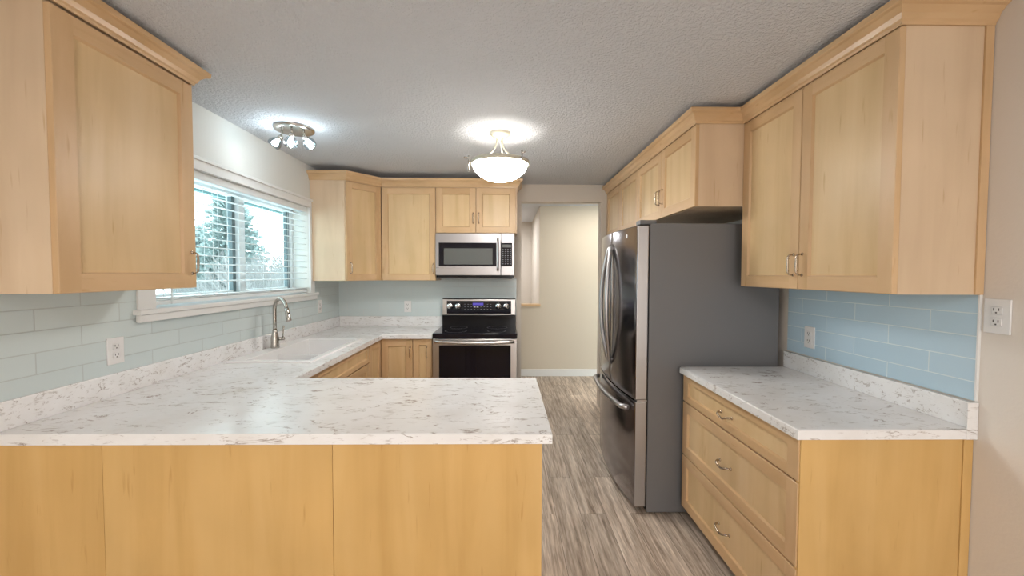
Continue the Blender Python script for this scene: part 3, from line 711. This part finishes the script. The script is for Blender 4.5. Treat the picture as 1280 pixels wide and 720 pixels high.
# ---------------------------------------------------------------- microwave
mx0, mx1 = -.680, .078; my = 3.945; mz0, mz1 = 1.424, 1.851
mw = thing('microwave', (-.3, 4.1, mz0), 'stainless over the range microwave with black window', 'microwave')
MB().box(mx0+.003, mx1-.003, my+.025, B-.012, mz0, mz1-.003, .002).build('body', M_black, mw)
m = MB(); m.box(mx0, -.055, my, my+.025, mz0+.022, mz1-.002, .003); md = m.build('door', M_steel, mw)
m = MB(); m.box(-.650, -.097, my-.003, my-.0002, 1.532, 1.758, .002); gl = m.build('door_glass', M_blackg, md)
MB().box(-.600, -.134, my-.0045, my-.0032, 1.550, 1.704, .0005).build('window_mesh', M_mesh, gl)
m = MB(); pts = []
for i in range(9):
    u = -1+i/4; pts.append((-.082, my-.038-.008*(1-u*u), 1.644+.155*u))
m.tube(pts, .0105, 10)
for s in (-1, 1): m.tube([(-.082, my, 1.644+.14*s), (-.082, my-.038, 1.644+.14*s)], .007, 8)
m.build('handle', M_steel, md)
m = MB(); m.box(-.052, mx1, my, my+.025, mz0+.022, mz1-.002, .003); pn = m.build('control_panel', M_steel, mw)
MB().box(-.051, .055, my-.003, my-.0002, 1.532, 1.758, .001).build('keypad', M_blackg, pn)
m = MB()
for r_ in range(8):
    for c_ in range(4): MB().box(-.040+c_*.024, -.040+c_*.024+.012, my-.0045, my-.0032, 1.69-r_*.0195, 1.698-r_*.0195).build('key', M_key, pn)
MB().box(-.040, .044, my-.0042, my-.0031, 1.714, 1.742).build('clock_display', M_mesh, pn)
MB().box(mx0+.02, mx1-.02, my+.03, B-.06, mz0-.010, mz0+.001, .002).build('vent_grille', M_slot, mw)

# ---------------------------------------------------------------- fridge
f0, f1 = 2.4295, 3.340; fm = 2.8845; fxf = .779; fxb = .849; fz = 1.7645
fr = thing('refrigerator', (1.22, 2.88, 0), 'stainless French door refrigerator with grey painted sides', 'refrigerator')
m = MB(); m.box(fxb+.006, 1.640, f0, f1, .012, fz, .004); m.build('body', M_fside, fr)
MB().box(fxb+.03, 1.60, f0+.02, f1-.02, 0, .014).build('base', M_gapblack, fr)
def fplan(y0, y1, n=10):
    yc, hw = (f0+f1)/2, (f1-f0)/2
    return [(fxf-.036*(1-((y-yc)/hw)**2), y) for y in [y0+(y1-y0)*i/n for i in range(n+1)]]
def fdoor(y0, y1, z0, z1, name, n=10):
    m = MB(); fp = fplan(y0, y1, n); k = len(fp)
    poly = fp+[(fxb, y1), (fxb, y0)]
    a = [m.v((x, y, z0)) for x, y in poly]; b_ = [m.v((x, y, z1)) for x, y in poly]
    m.f(a[::-1], mi=0); m.f(b_, mi=0)
    for i in range(len(poly)):
        j = (i+1) % len(poly); fc = i < k-1
        m.f([a[i], a[j], b_[j], b_[i]], smooth=fc, mi=0 if fc else 1)
    d = m.build(name, [M_fsteel, M_fedge], fr)
    mod = d.modifiers.new('bevel', 'BEVEL'); mod.width = .006; mod.segments = 3; mod.limit_method = 'ANGLE'; mod.angle_limit = math.radians(50)
    return d
dn_ = fdoor(f0, fm-.003, .702, fz-.012, 'door'); df = fdoor(fm+.003, f1, .702, fz-.012, 'door'); fd = fdoor(f0, f1, .045, .692, 'freezer_drawer', 16)
MB().box(fxb-.004, fxb+.008, f0+.006, f1-.006, .03, fz-.01).build('door_gasket', M_gapblack, fr)
def arc_handle(sgn, parent):
    m = MB(); pts = []; rr = []
    for i in range(25):
        s_ = i/24; u = 2*s_-1; bow = 1-u*u
        pts.append((.752-.018*min(1, (1-abs(u))*12)-.044*bow, fm+sgn*(.018+.064*bow), 1.250+.415*u)); rr.append(.0145)
    m.tube(pts, rr, 12)
    for u in (-.93, .93):
        bow = 1-u*u; m.tube([(.750, fm+sgn*(.018+.064*bow), 1.250+.415*u), (.728, fm+sgn*(.018+.064*bow), 1.250+.415*u)], .013, 10)
    m.build('handle', M_fedge, parent)
arc_handle(-1, dn_); arc_handle(1, df)
m = MB(); pts = []
for i in range(21):
    u = -1+i/10; bow = 1-u*u
    pts.append((.752-.030*min(1, (1-abs(u))*10)-.036*bow+.018*u*u*0, fm+.40*u, .640-.0*bow))
m.tube(pts, .016, 12)
m.build('handle', M_fedge, fd)
m = MB(); m.box(.80, .90, f0+.02, f0+.10, fz-.004, fz+.022, .004); m.build('hinge_cover', M_fside, fr)
m = MB(); m.box(.79, .85, f0+.004, f0+.06, .6925, .7015); m.build('middle_hinge', M_fedge, fr)
m = MB(); yb_ = 2.58; xb_ = fxf-.036*(1-((yb_-(f0+f1)/2)/((f1-f0)/2))**2)
m.lathe([(0, .0015), (.012, .0015), (.013, 0), (0, 0)], (xb_-.0004, yb_, 1.70), (-1, 0, 0), 20); m.build('badge', M_plate, fr, label='small round pale badge')

# ---------------------------------------------------------------- lamps
lc = Vector((-.045, 2.82, 0))
lp = thing('ceiling_lamp', (lc.x, lc.y, ZC), 'semi flush ceiling lamp with glowing white glass bowl', 'ceiling lamp')
MB().lathe([(0, ZC), (.072, ZC), (.070, ZC-.012), (.055, ZC-.026), (.035, ZC-.032), (.02, ZC-.045), (0, ZC-.045)], lc, seg=32).build('canopy', M_lampmetal, lp)
zr = 2.205; Rb = .192
m = MB(); prof = []
for i in range(15):
    a = math.radians(90*i/14); prof.append((Rb*math.sin(a)*.97, zr-.002-.112*math.cos(a)**1.15))
prof = [(r, z) for r, z in prof]; inner = [(max(0, r-.005), z+.005) for r, z in prof[::-1]]
inner[-1] = (0, inner[-1][1])
m.lathe(prof+inner[:1], lc, seg=48); gb = m.build('glass_bowl', M_glassbowl, lp)
m = MB(); m.lathe([(r, z+.0004) for r, z in inner], lc, seg=48); m.build('unlit_inner_wall', M_white, gb)  # non-glowing inner wall added to keep the bowl's glow off the ceiling
m = MB(); m.lathe([(Rb+.006, zr+.022), (Rb+.008, zr-.002), (Rb-.004, zr-.004), (Rb-.002, zr+.022)], lc, seg=48, close=True); m.build('rim_ring', M_lampmetal, lp)
for k, ang in enumerate((192, 312, 72)):
    a = math.radians(ang); d = Vector((math.cos(a), math.sin(a), 0))
    P0 = lc+d*.02+Vector((0, 0, ZC-.04)); pts = []
    for i in range(13):
        s_ = i/12; pts.append(lc+d*(.022+.172*s_**2.2)+Vector((0, 0, ZC-.04-(ZC-.04-zr-.018)*(1-(1-s_)**1.35))))
    m = MB(); m.tube(pts, .0055, 8); m.build('arm', M_lampmetal, lp)
    m = MB(); q = lc+d*(Rb+.022)
    m.tube([q+Vector((0, 0, zr-.055)), q+Vector((0, 0, zr+.050))], .0055, 8); m.tube([lc+d*(Rb+.004)+Vector((0, 0, zr+.002)), q+Vector((0, 0, zr+.002))], .0045, 8)
    m.tube([q+Vector((0, 0, zr+.036)), lc+d*(Rb+.055)+Vector((0, 0, zr+.036))], .0045, 8); m.build('finial_rod', M_nickel, lp)
l = bpy.data.lights.new('bowl_bulb', 'POINT'); l.energy = 1.7; l.color = (1, .96, .90); l.shadow_soft_size = .06
o = bpy.data.objects.new('bowl_bulb', l); COL.objects.link(o); o.location = (lc.x, lc.y, 2.23)

sc3 = Vector((-1.405, 2.76, 0))
sp = thing('spot_ceiling_fixture', (sc3.x, sc3.y, ZC), 'round nickel ceiling fixture with three glass spotlights near the window', 'ceiling lamp')
MB().lathe([(0, ZC), (.124, ZC), (.125, ZC-.008), (.118, ZC-.018), (.105, ZC-.022), (0, ZC-.022)], sc3, seg=40).build('plate', M_nickel, sp)
for ang, tilt in ((195, 38), (345, 38), (285, 16)):
    a = math.radians(ang); d = Vector((math.cos(a), math.sin(a), 0)); q = sc3+d*.075+Vector((0, 0, ZC-.022))
    ax = (d*math.sin(math.radians(tilt))+Vector((0, 0, -math.cos(math.radians(tilt))))).normalized()
    k = q+Vector((0, 0, -.035))
    m = MB(); m.tube([q, k], .006, 8); m.ball(tuple(k), .010, 8); m.lathe([(0, 0), (.012, 0), (.016, .008), (.016, .030), (0, .030)], k, ax, 16); hd_ = m.build('spot_head', M_nickel, sp)
    g0 = k+ax*.028
    m = MB(); m.lathe([(.016, 0), (.030, .012), (.040, .030), (.041, .048), (.036, .062), (.034, .062), (.039, .048), (.038, .030), (.028, .014), (.016, .002)], g0, ax, 24); m.build('glass_shade', M_globe, hd_)
    m = MB(); m.lathe([(0, 0), (.008, .002), (.012, .018), (.019, .036), (.019, .044), (0, .046)], g0, ax, 20); m.build('bulb', M_bulb, hd_)

# ---------------------------------------------------------------- outdoors
GZ = -.6
M_snow = simple('snowy_ground', (.80, .82, .82), .9, bump=(3, .4, .05))
M_fir = simple('blue_green_fir_needles', (.24, .30, .29), .9)
M_bark = simple('grey_brown_bark', (.12, .10, .08), .9)
M_twig = simple('grey_bare_twigs', (.22, .215, .21), .9)
MB().box(-70, -1.98, -20, 80, GZ-.2, GZ).build('ground_outside', M_snow, kind='structure')
def fir(x, y, h, rad, label, seed):
    r = random.Random(seed); t = thing('fir_tree', (x, y, GZ), label, 'tree', 'fir trees outside the window')
    MB().tube([(x, y, GZ), (x, y, GZ+h*.98)], [.16, .02], 8).build('trunk', M_bark, t)
    m = MB(); z = .5
    while z < h-.1:
        rr = rad*(1-z/h)**.85; nb_ = int(7+rr*5)
        for i in range(nb_):
            a = r.random()*6.28; L_ = rr*(.72+.4*r.random()); d = Vector((math.cos(a), math.sin(a), 0)); s = Vector((-d.y, d.x, 0)); zz = GZ+z+r.uniform(-.12, .12)
            nseg = max(3, int(L_/.22))
            for j in range(nseg):
                u = (j+.6)/nseg; c = Vector((x, y, zz))+d*(L_*u)+Vector((0, 0, -.22*L_*u*u))
                w = .30*(1-u*.55)*min(1, L_)
                for sg in (-1, 1):
                    p2 = c+s*sg*w+d*.10+Vector((0, 0, -.10-r.random()*.10)); p3 = c+d*.30/nseg*3+s*sg*w*.3+Vector((0, 0, -.03))
                    p4 = c-d*.08+s*sg*.3*w+Vector((0, 0, -.14))
                    m.quad([c, p3, p2, p4])
        z += .17
    m.build('foliage', M_fir, t)
fir(-13.75, 20.6, 7.0, 2.8, 'nearest tall dark fir tree seen through the left window pane', 1)
fir(-25.2, 34.0, 6.2, 2.0, 'farther smaller fir tree left of the nearest fir', 2)
def bush(x, y, h, rad, label, seed, n=46):
    r = random.Random(seed); m = MB()
    def grow(p, d, L_, rad_, depth):
        q = p+d*L_
        m.tube([p, p+d*L_*.5+Vector((r.uniform(-.03, .03), r.uniform(-.03, .03), 0)), q], [rad_, rad_*.85, rad_*.6], 4, cap=False)
        if depth > 0:
            for _ in range(4):
                nd = (d+Vector((r.uniform(-.8, .8), r.uniform(-.8, .8), r.uniform(-.25, .5)))).normalized(); grow(p+d*L_*r.uniform(.4, 1), nd, L_*r.uniform(.5, .75), rad_*.6, depth-1)
    for i in range(n):
        a = r.random()*6.28; rr = rad*math.sqrt(r.random())*.5
        d = Vector((math.cos(a)*.5, math.sin(a)*.5, 1)).normalized(); grow(Vector((x+rr*math.cos(a), y+rr*math.sin(a), GZ)), d, h*.45, .030, 3)
    m.build('bare_bush', M_twig, label=label, cat='bush', group='bare bushes outside the window')
bush(-8.3, 13.9, 3.1, 1.3, 'bare twiggy bush seen in the middle of the right pane', 11, 20)
bush(-9.4, 18.2, 3.9, 1.3, 'bare twiggy bush seen towards the right end of the window', 12, 22)
bush(-5.9, 10.2, 2.3, 1.0, 'low bare bush seen just right of the window mullion', 13, 20)
bush(-11.1, 15.2, 2.1, .8, 'low bare bush in front of the nearest fir tree', 14, 18)

for o in bpy.data.objects:
    if '_w' in o: del o['_w']
